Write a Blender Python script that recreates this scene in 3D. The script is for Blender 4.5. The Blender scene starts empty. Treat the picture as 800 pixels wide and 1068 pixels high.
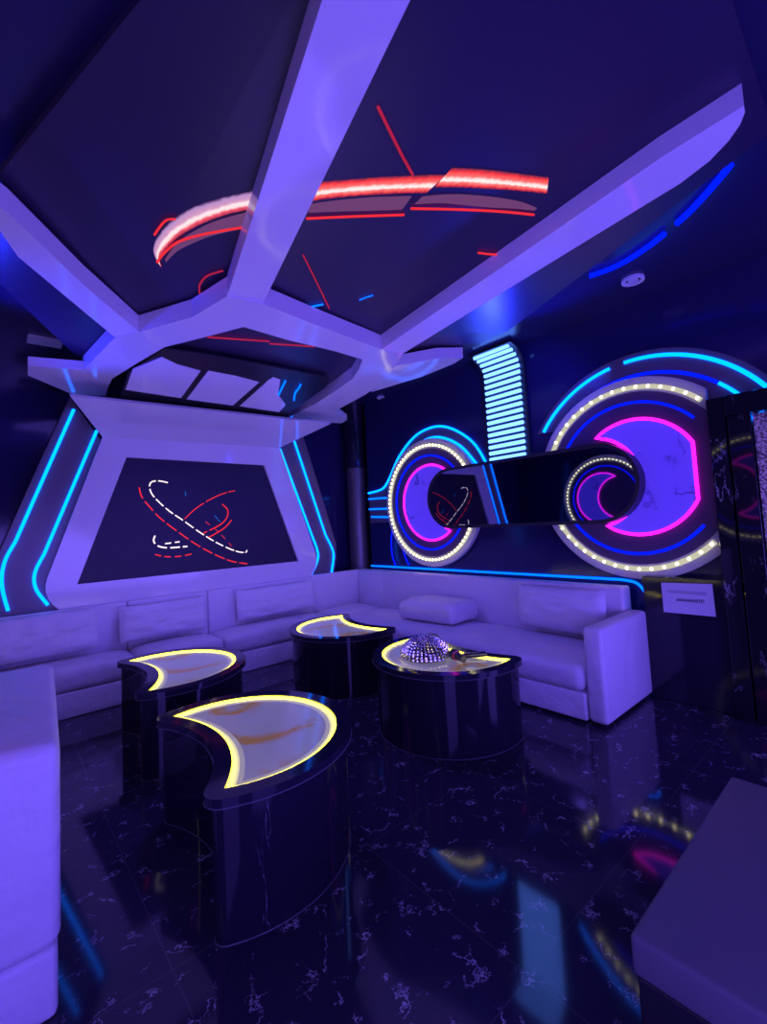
import bpy, bmesh, math, random
from mathutils import Vector, Matrix, noise
random.seed(7)
PI = math.pi
SC = bpy.context.scene
COL = SC.collection

# ------------------------------------------------------------------ camera
F, CY = 477.1, 515.0
YAW, PITCH, ROLL = math.radians(48.97), math.radians(3.776), math.radians(-2.931)
CAM = Vector((0, 0, 1.4))
_f = Vector((math.cos(YAW)*math.cos(PITCH), math.sin(YAW)*math.cos(PITCH), math.sin(PITCH)))
_r = Vector((math.sin(YAW), -math.cos(YAW), 0))
_u = _r.cross(_f)
RIGHT = _r*math.cos(ROLL) + _u*math.sin(ROLL)
UP = -_r*math.sin(ROLL) + _u*math.cos(ROLL)
cd = bpy.data.cameras.new('camera'); cam = bpy.data.objects.new('camera', cd); COL.objects.link(cam)
cam.matrix_world = Matrix(((RIGHT.x, UP.x, -_f.x, CAM.x), (RIGHT.y, UP.y, -_f.y, CAM.y), (RIGHT.z, UP.z, -_f.z, CAM.z), (0, 0, 0, 1)))
cd.sensor_fit = 'HORIZONTAL'; cd.sensor_width = 36.0; cd.lens = F/800*36
cd.shift_y = -(534-CY)/800; cd.clip_start = 0.02
SC.camera = cam

def ray(u, v): return RIGHT*((u-400)/F) - UP*((v-CY)/F) + _f
def on(u, v, n, d):
    """point of the plane n.p = d seen at photo pixel (u, v): used to survey the room's own flat surfaces"""
    n = Vector(n); r = ray(u, v); return CAM + r*((d - n.dot(CAM))/n.dot(r))
def onx(u, v, x): return on(u, v, (1, 0, 0), x)
def ony(u, v, y): return on(u, v, (0, 1, 0), y)
def onz(u, v, z): return on(u, v, (0, 0, 1), z)

# ------------------------------------------------------------------ materials
def mat(name, col=(.8, .8, .8), rough=.5, metal=0, spec=.5, coat=0, emis=None, es=1, trans=0, ior=1.45, alpha=1):
    m = bpy.data.materials.new(name); m.use_nodes = True
    b = m.node_tree.nodes['Principled BSDF']
    b.inputs['Base Color'].default_value = (*col, 1); b.inputs['Roughness'].default_value = rough
    b.inputs['Metallic'].default_value = metal; b.inputs['Specular IOR Level'].default_value = spec
    b.inputs['Coat Weight'].default_value = coat; b.inputs['Coat Roughness'].default_value = .05
    b.inputs['Transmission Weight'].default_value = trans; b.inputs['IOR'].default_value = ior
    if emis:
        b.inputs['Emission Color'].default_value = (*emis, 1); b.inputs['Emission Strength'].default_value = es
    return m
def nd(m, t, **k):
    n = m.node_tree.nodes.new(t)
    for a, b in k.items(): setattr(n, a, b)
    return n
def lk(m, a, b): m.node_tree.links.new(a, b)
def bump(m, scale, strength, detail=3, dist=.01):
    b = m.node_tree.nodes['Principled BSDF']
    tc = nd(m, 'ShaderNodeTexCoord'); n = nd(m, 'ShaderNodeTexNoise'); n.inputs['Scale'].default_value = scale; n.inputs['Detail'].default_value = detail
    bp = nd(m, 'ShaderNodeBump'); bp.inputs['Strength'].default_value = strength; bp.inputs['Distance'].default_value = dist
    lk(m, tc.outputs['Object'], n.inputs['Vector']); lk(m, n.outputs['Fac'], bp.inputs['Height']); lk(m, bp.outputs['Normal'], b.inputs['Normal'])

def marble(name, base, vein, scale, width, rough, mask_lo=.5, emis=None, tiles=False, stretch=(1, 1, 1)):
    """stone with thin broken veins (noise-bent cell borders)"""
    m = mat(name, base, rough); b = m.node_tree.nodes['Principled BSDF']
    tc = nd(m, 'ShaderNodeTexCoord'); mp = nd(m, 'ShaderNodeMapping'); mp.inputs['Scale'].default_value = stretch
    lk(m, tc.outputs['Object'], mp.inputs['Vector'])
    nz = nd(m, 'ShaderNodeTexNoise'); nz.inputs['Scale'].default_value = scale*1.6; nz.inputs['Detail'].default_value = 5; nz.inputs['Roughness'].default_value = .65
    lk(m, mp.outputs['Vector'], nz.inputs['Vector'])
    sub = nd(m, 'ShaderNodeVectorMath', operation='MULTIPLY_ADD'); sub.inputs[1].default_value = (.75/scale*2,)*3
    lk(m, nz.outputs['Color'], sub.inputs[0]); lk(m, mp.outputs['Vector'], sub.inputs[2])
    vo = nd(m, 'ShaderNodeTexVoronoi', feature='DISTANCE_TO_EDGE'); vo.inputs['Scale'].default_value = scale
    lk(m, sub.outputs['Vector'], vo.inputs['Vector'])
    r1 = nd(m, 'ShaderNodeMapRange'); r1.inputs[1].default_value = 0; r1.inputs[2].default_value = width; r1.inputs[3].default_value = 1; r1.inputs[4].default_value = 0
    lk(m, vo.outputs['Distance'], r1.inputs[0])
    n2 = nd(m, 'ShaderNodeTexNoise'); n2.inputs['Scale'].default_value = scale*1.9; n2.inputs['Detail'].default_value = 3
    lk(m, mp.outputs['Vector'], n2.inputs['Vector'])
    r2 = nd(m, 'ShaderNodeMapRange'); r2.inputs[1].default_value = mask_lo; r2.inputs[2].default_value = mask_lo+.1
    lk(m, n2.outputs['Fac'], r2.inputs[0])
    mu = nd(m, 'ShaderNodeMath', operation='MULTIPLY'); lk(m, r1.outputs[0], mu.inputs[0]); lk(m, r2.outputs[0], mu.inputs[1])
    mx = nd(m, 'ShaderNodeMix', data_type='RGBA'); mx.inputs['A'].default_value = (*base, 1); mx.inputs['B'].default_value = (*vein, 1)
    lk(m, mu.outputs[0], mx.inputs['Factor']); out = mx.outputs['Result']
    if tiles:
        br = nd(m, 'ShaderNodeTexBrick'); br.offset = 0; br.inputs['Scale'].default_value = 1; br.inputs['Mortar Size'].default_value = .0028
        br.inputs['Mortar Smooth'].default_value = .1; br.inputs['Brick Width'].default_value = .8; br.inputs['Row Height'].default_value = .8
        mp2 = nd(m, 'ShaderNodeMapping'); mp2.inputs['Location'].default_value = (-.46+.8, -.085+.8, 0)
        lk(m, tc.outputs['Object'], mp2.inputs['Vector']); lk(m, mp2.outputs['Vector'], br.inputs['Vector'])
        m3 = nd(m, 'ShaderNodeMix', data_type='RGBA'); m3.inputs['B'].default_value = (.06, .06, .075, 1)
        lk(m, br.outputs['Fac'], m3.inputs['Factor']); lk(m, out, m3.inputs['A']); out = m3.outputs['Result']
    lk(m, out, b.inputs['Base Color'])
    if emis:
        lk(m, out, b.inputs['Emission Color']); b.inputs['Emission Strength'].default_value = emis
    return m

M = {}
M['leather'] = mat('white_leather', (.74, .72, .75), .38, spec=.45); bump(M['leather'], 6, .7, 4, .035)
M['lacquer'] = mat('white_lacquer', (.76, .74, .78), .1, spec=.5)
M['discface'] = mat('dark_violet_gloss', (.09, .05, .13), .3)
M['black'] = mat('black_gloss', (.018, .017, .032), .08)
M['mirror_black'] = mat('black_mirror_glass', (.26, .28, .40), .02, metal=1)
M['wall'] = mat('navy_black_wall_panel', (.022, .020, .085), .12)
M['ceil'] = mat('navy_black_ceiling_panel', (.024, .022, .075), .2)
M['skin'] = mat('charcoal_canopy_panel', (.032, .024, .062), .35)
M['screen'] = mat('led_screen_black', (.012, .006, .04), .45)
M['side'] = mat('dark_plum_panel', (.14, .10, .13), .3)
M['rim'] = mat('grey_disc_rim', (.5, .48, .54), .35)
M['frame'] = mat('dark_frame', (.02, .02, .028), .3)
M['col'] = mat('brushed_column', (.16, .14, .16), .32, metal=.3)
M['dark_leather'] = mat('charcoal_leather', (.15, .145, .17), .5); bump(M['dark_leather'], 60, .1, 2, .002)
M['floor'] = marble('black_marble_tile', (.028, .026, .048), (.62, .62, .68), 6.5, .022, .07, .52, tiles=True)
M['tablestone'] = marble('black_marble_cladding', (.015, .014, .026), (.30, .30, .33), 2.6, .009, .06, .64, stretch=(1.6, 1.6, .22))
M['pillarstone'] = marble('black_marble_pillar', (.012, .012, .016), (.4, .4, .4), 2.4, .016, .04, .53, stretch=(1.5, 1.5, .5))
def neon(name, c, s): return mat(name, (0, 0, 0), .5, emis=c, es=s, spec=0)
M['cyan'] = neon('cyan_neon', (.0, .125, 1), 6)
M['bluish'] = neon('sky_blue_neon', (.0, .10, 1), 3)
M['blue'] = neon('blue_neon', (.0, .006, 1), 2.2)
M['magenta'] = neon('magenta_neon', (1, .01, .85), 2.4)
M['warm'] = neon('warm_white_led', (1, .85, .42), 7)
M['warmstrip'] = neon('led_strip_diffuser', (.85, .80, .62), .7)
M['lemon'] = neon('lemon_led', (1, .84, .05), 8)
M['lemon_soft'] = mat('yellow_glow_band', (.6, .6, .5), .3, emis=(.80, .74, .22), es=.62)  # glow spilling inward from the LED edge, put into emission
M['lemon_faint'] = mat('pale_glow_band', (.5, .5, .5), .2, emis=(.62, .58, .36), es=.28)  # fainter inner step of the same painted glow
M['icebar'] = neon('ice_blue_tube', (.085, .22, 1), 5)
M['red'] = neon('red_pixels', (1, .03, .05), .9)
def ledband(name, stops, es):
    m = neon(name, (1, 1, 1), es)
    uv = nd(m, 'ShaderNodeUVMap'); sp_ = nd(m, 'ShaderNodeSeparateXYZ'); lk(m, uv.outputs['UV'], sp_.inputs['Vector'])
    nz = nd(m, 'ShaderNodeTexNoise'); nz.inputs['Scale'].default_value = 9; nz.inputs['Detail'].default_value = 3
    mp = nd(m, 'ShaderNodeMapping'); mp.inputs['Scale'].default_value = (3, .35, 1); lk(m, uv.outputs['UV'], mp.inputs['Vector']); lk(m, mp.outputs['Vector'], nz.inputs['Vector'])
    ad = nd(m, 'ShaderNodeMath', operation='MULTIPLY_ADD'); ad.inputs[1].default_value = .22; lk(m, nz.outputs['Fac'], ad.inputs[0]); lk(m, sp_.outputs['Y'], ad.inputs[2])
    a2 = nd(m, 'ShaderNodeMath', operation='SUBTRACT'); a2.inputs[1].default_value = .11; lk(m, ad.outputs[0], a2.inputs[0])
    cr = nd(m, 'ShaderNodeValToRGB'); e = cr.color_ramp.elements
    e[0].position, e[0].color = stops[0][0], (*stops[0][1], 1); e[1].position, e[1].color = stops[-1][0], (*stops[-1][1], 1)
    for p, c in stops[1:-1]: q = e.new(p); q.color = (*c, 1)
    lk(m, a2.outputs[0], cr.inputs['Fac']); lk(m, cr.outputs['Color'], m.node_tree.nodes['Principled BSDF'].inputs['Emission Color'])
    return m
M['redglow'] = ledband('red_band_pixels', [(0, (.16, .02, .06)), (.14, (.75, .03, .05)), (.38, (.95, .14, .14)), (.52, (1, .62, .62)), (.62, (1, .75, .72)), (.72, (.95, .16, .16)), (.9, (.6, .03, .05)), (1, (.12, .01, .05))], 1.25)
M['lilacband'] = ledband('lilac_band_pixels', [(0, (.10, .04, .16)), (.12, (.45, .25, .55)), (.4, (.62, .30, .50)), (.55, (.95, .75, .80)), (.68, (1, .70, .72)), (.8, (.85, .10, .16)), (1, (.35, .02, .06))], 1.1)
M['whitepix'] = neon('white_pixels', (1, .8, .85), 1.4)
M['lilacpix'] = neon('lilac_pixels', (.22, .07, .24), .7)
M['redpix_dim'] = neon('dim_red_pixels', (.6, .02, .09), .7)
M['bluepix'] = neon('blue_pixels', (.0, .25, 1), .8)
M['moon'] = marble('violet_backlit_stone', (.10, .045, .72), (.03, .012, .28), 1.8, .06, .25, .5, emis=.6)
M['bead'] = mat('crystal_bead', (.9, .88, .92), .06, metal=1)
M['glass'] = mat('crystal', (1, 1, 1), .02, trans=1, ior=1.5)
M['silver'] = mat('silver_lining', (.85, .83, .88), .25, metal=1)
M['trimgrey'] = mat('grey_edge_trim', (.10, .10, .12), .3)
M['paper'] = mat('white_plastic', (.72, .71, .75), .4)
M['ink'] = mat('dark_print', (.03, .02, .08), .5)
M['ventw'] = mat('white_vent', (.8, .78, .82), .4)
M['redplastic'] = mat('red_plastic', (.5, .02, .06), .35)
# glitter
g = M['glitter'] = mat('silver_glitter', (.5, .5, .55), .35, metal=1)
tc = nd(g, 'ShaderNodeTexCoord'); vo = nd(g, 'ShaderNodeTexVoronoi'); vo.inputs['Scale'].default_value = 90
lk(g, tc.outputs['Object'], vo.inputs['Vector'])
cr = nd(g, 'ShaderNodeValToRGB'); cr.color_ramp.elements[0].color = (.2, .2, .24, 1); cr.color_ramp.elements[1].color = (1, 1, 1, 1); cr.color_ramp.elements[0].position = .3; cr.color_ramp.elements[1].position = .85
sep = nd(g, 'ShaderNodeSeparateColor'); lk(g, vo.outputs['Color'], sep.inputs['Color']); lk(g, sep.outputs['Red'], cr.inputs['Fac']); lk(g, cr.outputs['Color'], g.node_tree.nodes['Principled BSDF'].inputs['Base Color'])
nm = nd(g, 'ShaderNodeBump'); nm.inputs['Strength'].default_value = 1; nm.inputs['Distance'].default_value = .01; lk(g, sep.outputs['Green'], nm.inputs['Height']); lk(g, nm.outputs['Normal'], g.node_tree.nodes['Principled BSDF'].inputs['Normal'])
# onyx light panel of the tables: translucent grey stone with amber stains
o = M['onyx'] = mat('backlit_onyx', (.5, .48, .55), .12)
tc = nd(o, 'ShaderNodeTexCoord'); n1 = nd(o, 'ShaderNodeTexNoise'); n1.inputs['Scale'].default_value = 2.6; n1.inputs['Detail'].default_value = 4; n1.inputs['Distortion'].default_value = .5
lk(o, tc.outputs['Object'], n1.inputs['Vector'])
cr = nd(o, 'ShaderNodeValToRGB'); e = cr.color_ramp.elements
e[0].position = .3; e[0].color = (.42, .42, .50, 1); e[1].position = .70; e[1].color = (.38, .38, .44, 1)
x = e.new(.52); x.color = (.42, .40, .44, 1); x = e.new(.585); x.color = (.50, .27, .07, 1); x = e.new(.64); x.color = (.42, .33, .22, 1)
lk(o, n1.outputs['Fac'], cr.inputs['Fac']); bb = o.node_tree.nodes['Principled BSDF']
lk(o, cr.outputs['Color'], bb.inputs['Base Color']); lk(o, cr.outputs['Color'], bb.inputs['Emission Color']); bb.inputs['Emission Strength'].default_value = .2

# ------------------------------------------------------------------ object helpers
def put(name, bm, m, parent=None, smooth=None, at=None):
    """links one mesh object; bm holds world coordinates, the object's origin becomes its base (or its parent's)"""
    me = bpy.data.meshes.new(name)
    if parent is not None: org = parent['_o'] if '_o' in parent else parent.location
    if parent is None:
        if at is not None: org = Vector(at)
        else:
            xs = [v.co for v in bm.verts]
            lo = Vector([min(c[i] for c in xs) for i in range(3)]); hi = Vector([max(c[i] for c in xs) for i in range(3)])
            org = Vector(((lo.x+hi.x)/2, (lo.y+hi.y)/2, lo.z))
    org = Vector(org)
    bmesh.ops.translate(bm, verts=bm.verts, vec=-org)
    bmesh.ops.recalc_face_normals(bm, faces=bm.faces)
    bm.to_mesh(me); bm.free(); me.materials.append(m)
    ob = bpy.data.objects.new(name, me); COL.objects.link(ob)
    if parent is not None: ob.parent = parent
    else: ob.location = org
    ORG[ob.name] = org
    if smooth is not None:
        for p in me.polygons: p.use_smooth = True
        me.set_sharp_from_angle(angle=math.radians(smooth))
    return ob
ORG = {}
def sub(name, bm, m, parent, smooth=None):
    """a sub-part under a mesh part: same world coordinates"""
    org = ORG[parent.name]
    ob = put(name, bm, m, None, smooth, at=org); ob.location = (0, 0, 0); ob.parent = parent
    return ob
def thing(name, label, cat, loc, group=None):
    o = bpy.data.objects.new(name, None); COL.objects.link(o); o.location = loc; o.empty_display_size = .1
    return tag(o, label, cat, group)
def tag(o, label, cat, group=None, kind=None):
    o['label'] = label; o['category'] = cat
    if group: o['group'] = group
    if kind: o['kind'] = kind
    return o
def struct(o): o['kind'] = 'structure'; return o

def B(): return bmesh.new()
def box(bm, lo, hi, bev=0, seg=3):
    vs = [bm.verts.new((x, y, z)) for x in (lo[0], hi[0]) for y in (lo[1], hi[1]) for z in (lo[2], hi[2])]
    fs = [(0, 1, 3, 2), (4, 6, 7, 5), (0, 4, 5, 1), (2, 3, 7, 6), (0, 2, 6, 4), (1, 5, 7, 3)]
    fa = [bm.faces.new([vs[i] for i in f]) for f in fs]
    if bev:
        ed = list({e for f in fa for e in f.edges})
        bmesh.ops.bevel(bm, geom=ed, offset=bev, segments=seg, profile=.5, affect='EDGES')
    return bm
def prism(bm, poly, vec):
    """flat polygon pushed along vec"""
    vec = Vector(vec); a = [bm.verts.new(Vector(p)) for p in poly]; b = [bm.verts.new(Vector(p)+vec) for p in poly]
    bm.faces.new(a); bm.faces.new(list(reversed(b))); n = len(a)
    for i in range(n): bm.faces.new([a[i], b[i], b[(i+1) % n], a[(i+1) % n]])
    return bm
def ringprism(bm, outer, inner, vec):
    """band between two loops of equal length, pushed along vec"""
    vec = Vector(vec); n = len(outer)
    L = [[bm.verts.new(Vector(p)+d) for p in loop] for loop in (outer, inner) for d in (Vector((0, 0, 0)), vec)]
    oa, ob, ia, ib = L
    for i in range(n):
        j = (i+1) % n
        bm.faces.new([oa[i], oa[j], ia[j], ia[i]]); bm.faces.new([ob[i], ib[i], ib[j], ob[j]])
        bm.faces.new([oa[i], ob[i], ob[j], oa[j]]); bm.faces.new([ia[i], ia[j], ib[j], ib[i]])
    return bm
def tube(bm, pts, r, n=8, closed=False):
    pts = [Vector(p) for p in pts]; N = len(pts); rings = []
    up = None
    for i in range(N):
        if closed: t = pts[(i+1) % N]-pts[i-1]
        else: t = pts[min(i+1, N-1)]-pts[max(i-1, 0)]
        t.normalize()
        if up is None:
            up = Vector((0, 0, 1)) if abs(t.z) < .9 else Vector((1, 0, 0))
        a = (up - t*up.dot(t)); a.normalize(); up = a; b = t.cross(a)
        rings.append([bm.verts.new(pts[i]+a*(r*math.cos(2*PI*k/n))+b*(r*math.sin(2*PI*k/n))) for k in range(n)])
    for i in range(N if closed else N-1):
        p, q = rings[i], rings[(i+1) % N]
        for k in range(n): bm.faces.new([p[k], p[(k+1) % n], q[(k+1) % n], q[k]])
    if not closed: bm.faces.new(rings[0]); bm.faces.new(list(reversed(rings[-1])))
    return bm
def smooth_line(pts, k=6):
    """Catmull-Rom through pts"""
    pts = [Vector(p) for p in pts]; out = []
    for i in range(len(pts)-1):
        p0, p1, p2, p3 = pts[max(i-1, 0)], pts[i], pts[i+1], pts[min(i+2, len(pts)-1)]
        for j in range(k):
            t = j/k
            out.append(.5*((2*p1)+(p2-p0)*t+(2*p0-5*p1+4*p2-p3)*t*t+(3*p1-p0-3*p2+p3)*t**3))
    return out+[pts[-1]]
def lathe(bm, prof, c, n=32):
    rings = [[bm.verts.new((c[0]+r*math.cos(2*PI*k/n), c[1]+r*math.sin(2*PI*k/n), c[2]+z)) for k in range(n)] for r, z in prof]
    for a, b in zip(rings, rings[1:]):
        for k in range(n): bm.faces.new([a[k], a[(k+1) % n], b[(k+1) % n], b[k]])
    bm.faces.new(rings[0]); bm.faces.new(list(reversed(rings[-1])))
    return bm
def ball(bm, c, r, sub_=1):
    bmesh.ops.create_icosphere(bm, subdivisions=sub_, radius=r, matrix=Matrix.Translation(c))

def cushion(bm, c, w, h, t, X, Y, Z, seed=0, puff=.5, wr=.011, n=26, ex=5):
    """stuffed cushion: w along X, h along Y, thickest t along Z, pinched seams, creased leather"""
    X, Y, Z = Vector(X).normalized(), Vector(Y).normalized(), Vector(Z).normalized(); c = Vector(c)
    g = {}
    for s in (1, -1):
        for i in range(n+1):
            for j in range(n+1):
                a, b = 2*i/n-1, 2*j/n-1
                edge = i in (0, n) or j in (0, n)
                if s == -1 and edge: g[s, i, j] = g[1, i, j]; continue
                th = max(0, (1-abs(a)**ex))**.5*max(0, (1-abs(b)**ex))**.5
                th = t*.5*(th*(1-puff)+puff*th*((1-a*a*.6)*(1-b*b*.6)))
                d = noise.noise(Vector((a*2.2+seed*9, b*2.2, s*3+seed)))*wr*2+noise.noise(Vector((a*5+seed*5, b*5, s*7)))*wr
                pinch = 1-.035*(a*a*b*b) - .03*(1-a*a)*abs(b)**6 - .03*(1-b*b)*abs(a)**6
                p = c+X*(a*w/2*pinch)+Y*(b*h/2*pinch)+Z*(s*(th+(d*(1-abs(a)**8)*(1-abs(b)**8) if not edge else 0)))
                g[s, i, j] = bm.verts.new(p)
        for i in range(n):
            for j in range(n):
                q = [g[s, i, j], g[s, i+1, j], g[s, i+1, j+1], g[s, i, j+1]]
                bm.faces.new(q if s == 1 else q[::-1])
    return bm
def soft_block(bm, lo, hi, bev, crown=.0, seed=0, res=.07):
    """upholstered block: rounded edges, slightly domed top, soft dents"""
    box(bm, lo, hi, bev, 4)
    lo, hi = Vector(lo), Vector(hi); s = hi-lo
    for axis in (0, 1):
        k = int(s[axis]/res)
        for i in range(1, k):
            co = Vector(lo); co[axis] = lo[axis]+s[axis]*i/k; no = Vector((0, 0, 0)); no[axis] = 1
            bmesh.ops.bisect_plane(bm, geom=bm.verts[:]+bm.edges[:]+bm.faces[:], plane_co=co, plane_no=no)
    for v in bm.verts:
        a = (v.co.x-lo.x)/s.x*2-1; b = (v.co.y-lo.y)/s.y*2-1; zf = (v.co.z-lo.z)/s.z
        if zf > .5:
            v.co.z += crown*(1-min(1, abs(a))**3)*(1-min(1, abs(b))**6)
            v.co.z += (noise.noise(v.co*3+Vector((seed, 0, 0))))*.008
    return bm
def arc(cx, cy, r, a0, a1, n):
    return [(cx+r*math.cos(a0+(a1-a0)*i/n), cy+r*math.sin(a0+(a1-a0)*i/n)) for i in range(n+1)]
def clip(poly, ymin):
    """keep the part of a (y, z) loop with y >= ymin"""
    out = []
    for i in range(len(poly)):
        a, b = poly[i-1], poly[i]
        ia, ib = a[0] >= ymin, b[0] >= ymin
        if ia != ib:
            t = (ymin-a[0])/(b[0]-a[0]); out.append((ymin, a[1]+t*(b[1]-a[1])))
        if ib: out.append(b)
    return out

# ================================================================== the room
XL, XR, XW, YF, YB, H = -.88, 3.96, 4.16, -2.2, 5.32, 3.08
struct(put('floor', box(B(), (XL-.1, YF-.1, -.06), (XW+.1, YB+.1, 0)), M['floor'], at=(0, 0, 0)))
struct(put('ceiling', box(B(), (XL-.1, YF-.1, H), (XW+.1, YB+.1, H+.08)), M['ceil']))
struct(put('wall_left', box(B(), (XL-.1, YB, 0), (XW+.1, YB+.1, H)), M['wall']))
struct(put('wall_right', box(B(), (XW, YF, 0), (XW+.1, YB, H)), M['wall']))
struct(put('trim_2', box(B(), (XR, YF, 0), (XW, 4.86, H)), M['wall']))
struct(put('wall_back', box(B(), (XL-.1, YF-.1, 0), (XW+.1, YF, H)), M['wall']))
struct(put('wall_near', box(B(), (XL-.1, YF, 0), (XL, YB, H)), M['wall']))
# low black panel beside the sofa, under the big disc
struct(put('trim_1', box(B(), (3.80, .875, 0), (XR-.002, 1.40, .90), .006, 2), M['black']))
# round column in the corner with its square-cut head
cc = (3.965, 5.135)
bm = lathe(B(), [(.13, 0), (.13, 2.22)], (cc[0], cc[1], 0), 40)
column = thing('column', 'round dark metal column in the corner behind the white sofa', 'column', (cc[0], cc[1], 0))
column['kind'] = 'structure'
put('shaft', bm, M['col'], column, 40)
put('column_head', lathe(B(), [(.14, 2.2), (.175, 2.205), (.175, 2.23), (.15, 2.24), (.15, 2.85), (.16, 2.86), (.16, H)], (cc[0], cc[1], 0), 40), M['black'], column, 40)

# ================================================================== video wall on the left
YP = 4.95                                            # front face of the white surround
sc_poly = [ony(132, 476.8, YP), ony(275.8, 485.2, YP), ony(311.5, 585.3, YP), ony(80.5, 609.5, YP)]
TL, TR, BR, BL = sc_poly
# outer outline of the surround: top corners, then rounded lower corners
oTL, oTR = ony(107, 456, YP), ony(291.5, 467, YP)
zb = .60
def rounded(pts, r, n=8):
    """round every corner of a (x,z) polygon with its own radius"""
    out = []
    for i, p in enumerate(pts):
        p = Vector(p); a = (Vector(pts[i-1])-p).normalized(); b = (Vector(pts[(i+1) % len(pts)])-p).normalized()
        rr = r[i]
        if rr == 0: out.append(p); continue
        half = a.angle(b)/2; d = rr/math.tan(half); c = p+(a+b).normalized()*(rr/math.sin(half))
        s, e = p+a*d-c, p+b*d-c; ang = s.angle_signed(e) if False else None
        a0, a1 = math.atan2(s.y, s.x), math.atan2(e.y, e.x)
        while a1-a0 > PI: a1 -= 2*PI
        while a1-a0 < -PI: a1 += 2*PI
        out += [c+Vector((math.cos(a0+(a1-a0)*k/n), math.sin(a0+(a1-a0)*k/n)))*rr for k in range(n+1)]
    return out
oBL, oBR = (.285, .74), (3.24, .74)
out2 = rounded([(oTL.x, oTL.z), (oTR.x, oTR.z), oBR, oBL], [0, 0, .26, .26], 8)
inn2 = [(TL.x, TL.z), (TR.x, TR.z), (BR.x, BR.z), (BL.x, BL.z)]
inn = [inn2[0], inn2[1]]+[inn2[2]]*9+[inn2[3]]*9
sur = thing('screen_surround', 'white lacquered hourglass surround framing the dark wall screen, flaring into a hood', 'wall panel', (1.74, YB, zb))
bm = B()
front_o = [Vector((p[0], YP, p[1])) for p in out2]; front_i = [Vector((p[0], YP, p[1])) for p in inn]
# band between outline and screen opening (opening corners are shared points)
ov = [bm.verts.new(p) for p in front_o]; ovb = [bm.verts.new(p+Vector((0, .034, 0))) for p in front_o]
iv4 = [bm.verts.new(Vector((p[0], YP, p[1]))) for p in inn2]; ivb4 = [bm.verts.new(Vector((p[0], YP+.034, p[1]))) for p in inn2]
imap = [0, 1]+[2]*9+[3]*9
N = len(ov)
for i in range(N):
    j = (i+1) % N; a, b = imap[i], imap[j]
    bm.faces.new([ov[i], ov[j], iv4[b], iv4[a]] if a != b else [ov[i], ov[j], iv4[a]])
    bm.faces.new([ov[i], ovb[i], ovb[j], ov[j]])
    if a != b: bm.faces.new([iv4[a], iv4[b], ivb4[b], ivb4[a]])
put('surround_frame', bm, M['lacquer'], sur)
# hood: flares forward and up from the crease to the canopy
YH = 4.22
hL, hR = ony(73, 413, YH), ony(345, 442, YH)
hz = (hL.z+hR.z)/2
bm = B()
prism(bm, [(oTL.x, YP, oTL.z), (oTR.x, YP, oTR.z), (hR.x, YH, hR.z), (hL.x, YH, hL.z)], (0, .02, .025))
put('hood', bm, M['lacquer'], sur)
# the screen
scr = thing('wall_screen', 'dark trapezoid screen with red and white dashed orbit lines inside the white surround', 'screen', (1.7, YP+.08, 1.0))
put('screen_glass', prism(B(), [p+Vector((0, .032, 0)) for p in sc_poly], (0, .05, 0)), M['screen'], scr)
def sp(a, b): return ony(70+a/2.857, 460+b/2.857, YP+.031)
def dashed(bm, pts, r, on_=.055, off=.03):
    line = smooth_line(pts, 14); acc = 0; seg = [line[0]]; draw = True
    for p, q in zip(line, line[1:]):
        L = (q-p).length; acc += L; seg.append(q)
        if acc > (on_ if draw else off):
            if draw: tube(bm, seg, r, 6)
            seg = [q]; acc = 0; draw = not draw
    if draw and len(seg) > 1: tube(bm, seg, r, 6)
bm = B(); dashed(bm, [sp(215, 138), sp(222, 165), sp(245, 195), sp(280, 232), sp(330, 270), sp(385, 308), sp(440, 338), sp(490, 358), sp(537, 366)], .006, .11, .025); put('red_orbit_line', bm, M['red'], scr)
bm = B(); dashed(bm, [sp(262, 338), sp(290, 344), sp(330, 344), sp(375, 336)], .006, .06, .03); put('red_orbit_line', bm, M['red'], scr)
bm = B(); dashed(bm, [sp(350, 232), sp(385, 200), sp(430, 172), sp(470, 155), sp(500, 148)], .005, .25, .02); put('red_orbit_line', bm, M['red'], scr)
bm = B(); dashed(bm, [sp(462, 188), sp(478, 205), sp(476, 228), sp(455, 250), sp(405, 275)], .006, .4, .02); put('red_orbit_line', bm, M['red'], scr)
bm = B(); dashed(bm, [sp(490, 235), sp(470, 258), sp(435, 280), sp(418, 288)], .006, .4, .02); put('red_orbit_line', bm, M['red'], scr)
bm = B(); dashed(bm, [sp(412, 240), sp(450, 270), sp(495, 318)], .003, .05, .05); put('red_orbit_line', bm, M['red'], scr)
bm = B(); dashed(bm, [sp(300, 124), sp(275, 119), sp(252, 122), sp(246, 138), sp(258, 165), sp(300, 205), sp(345, 236), sp(400, 275), sp(450, 305), sp(500, 327), sp(530, 332), sp(536, 325)], .006, .09, .022); put('white_orbit_line', bm, M['whitepix'], scr)
bm = B(); dashed(bm, [sp(262, 282), sp(258, 298), sp(270, 312), sp(300, 318), sp(358, 314)], .007, .08, .03); put('white_orbit_line', bm, M['whitepix'], scr)
bm = B(); dashed(bm, [sp(292, 306), sp(335, 300)], .006, .05, .03); put('white_orbit_line', bm, M['whitepix'], scr)
bm = B(); dashed(bm, [sp(440, 222), sp(448, 232), sp(456, 240)], .003, .05, .01); put('blue_orbit_mark', bm, M['bluepix'], scr)
bm = B(); dashed(bm, [sp(352, 150), sp(354, 165)], .003, .05, .01); put('blue_orbit_mark', bm, M['bluepix'], scr)

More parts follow.
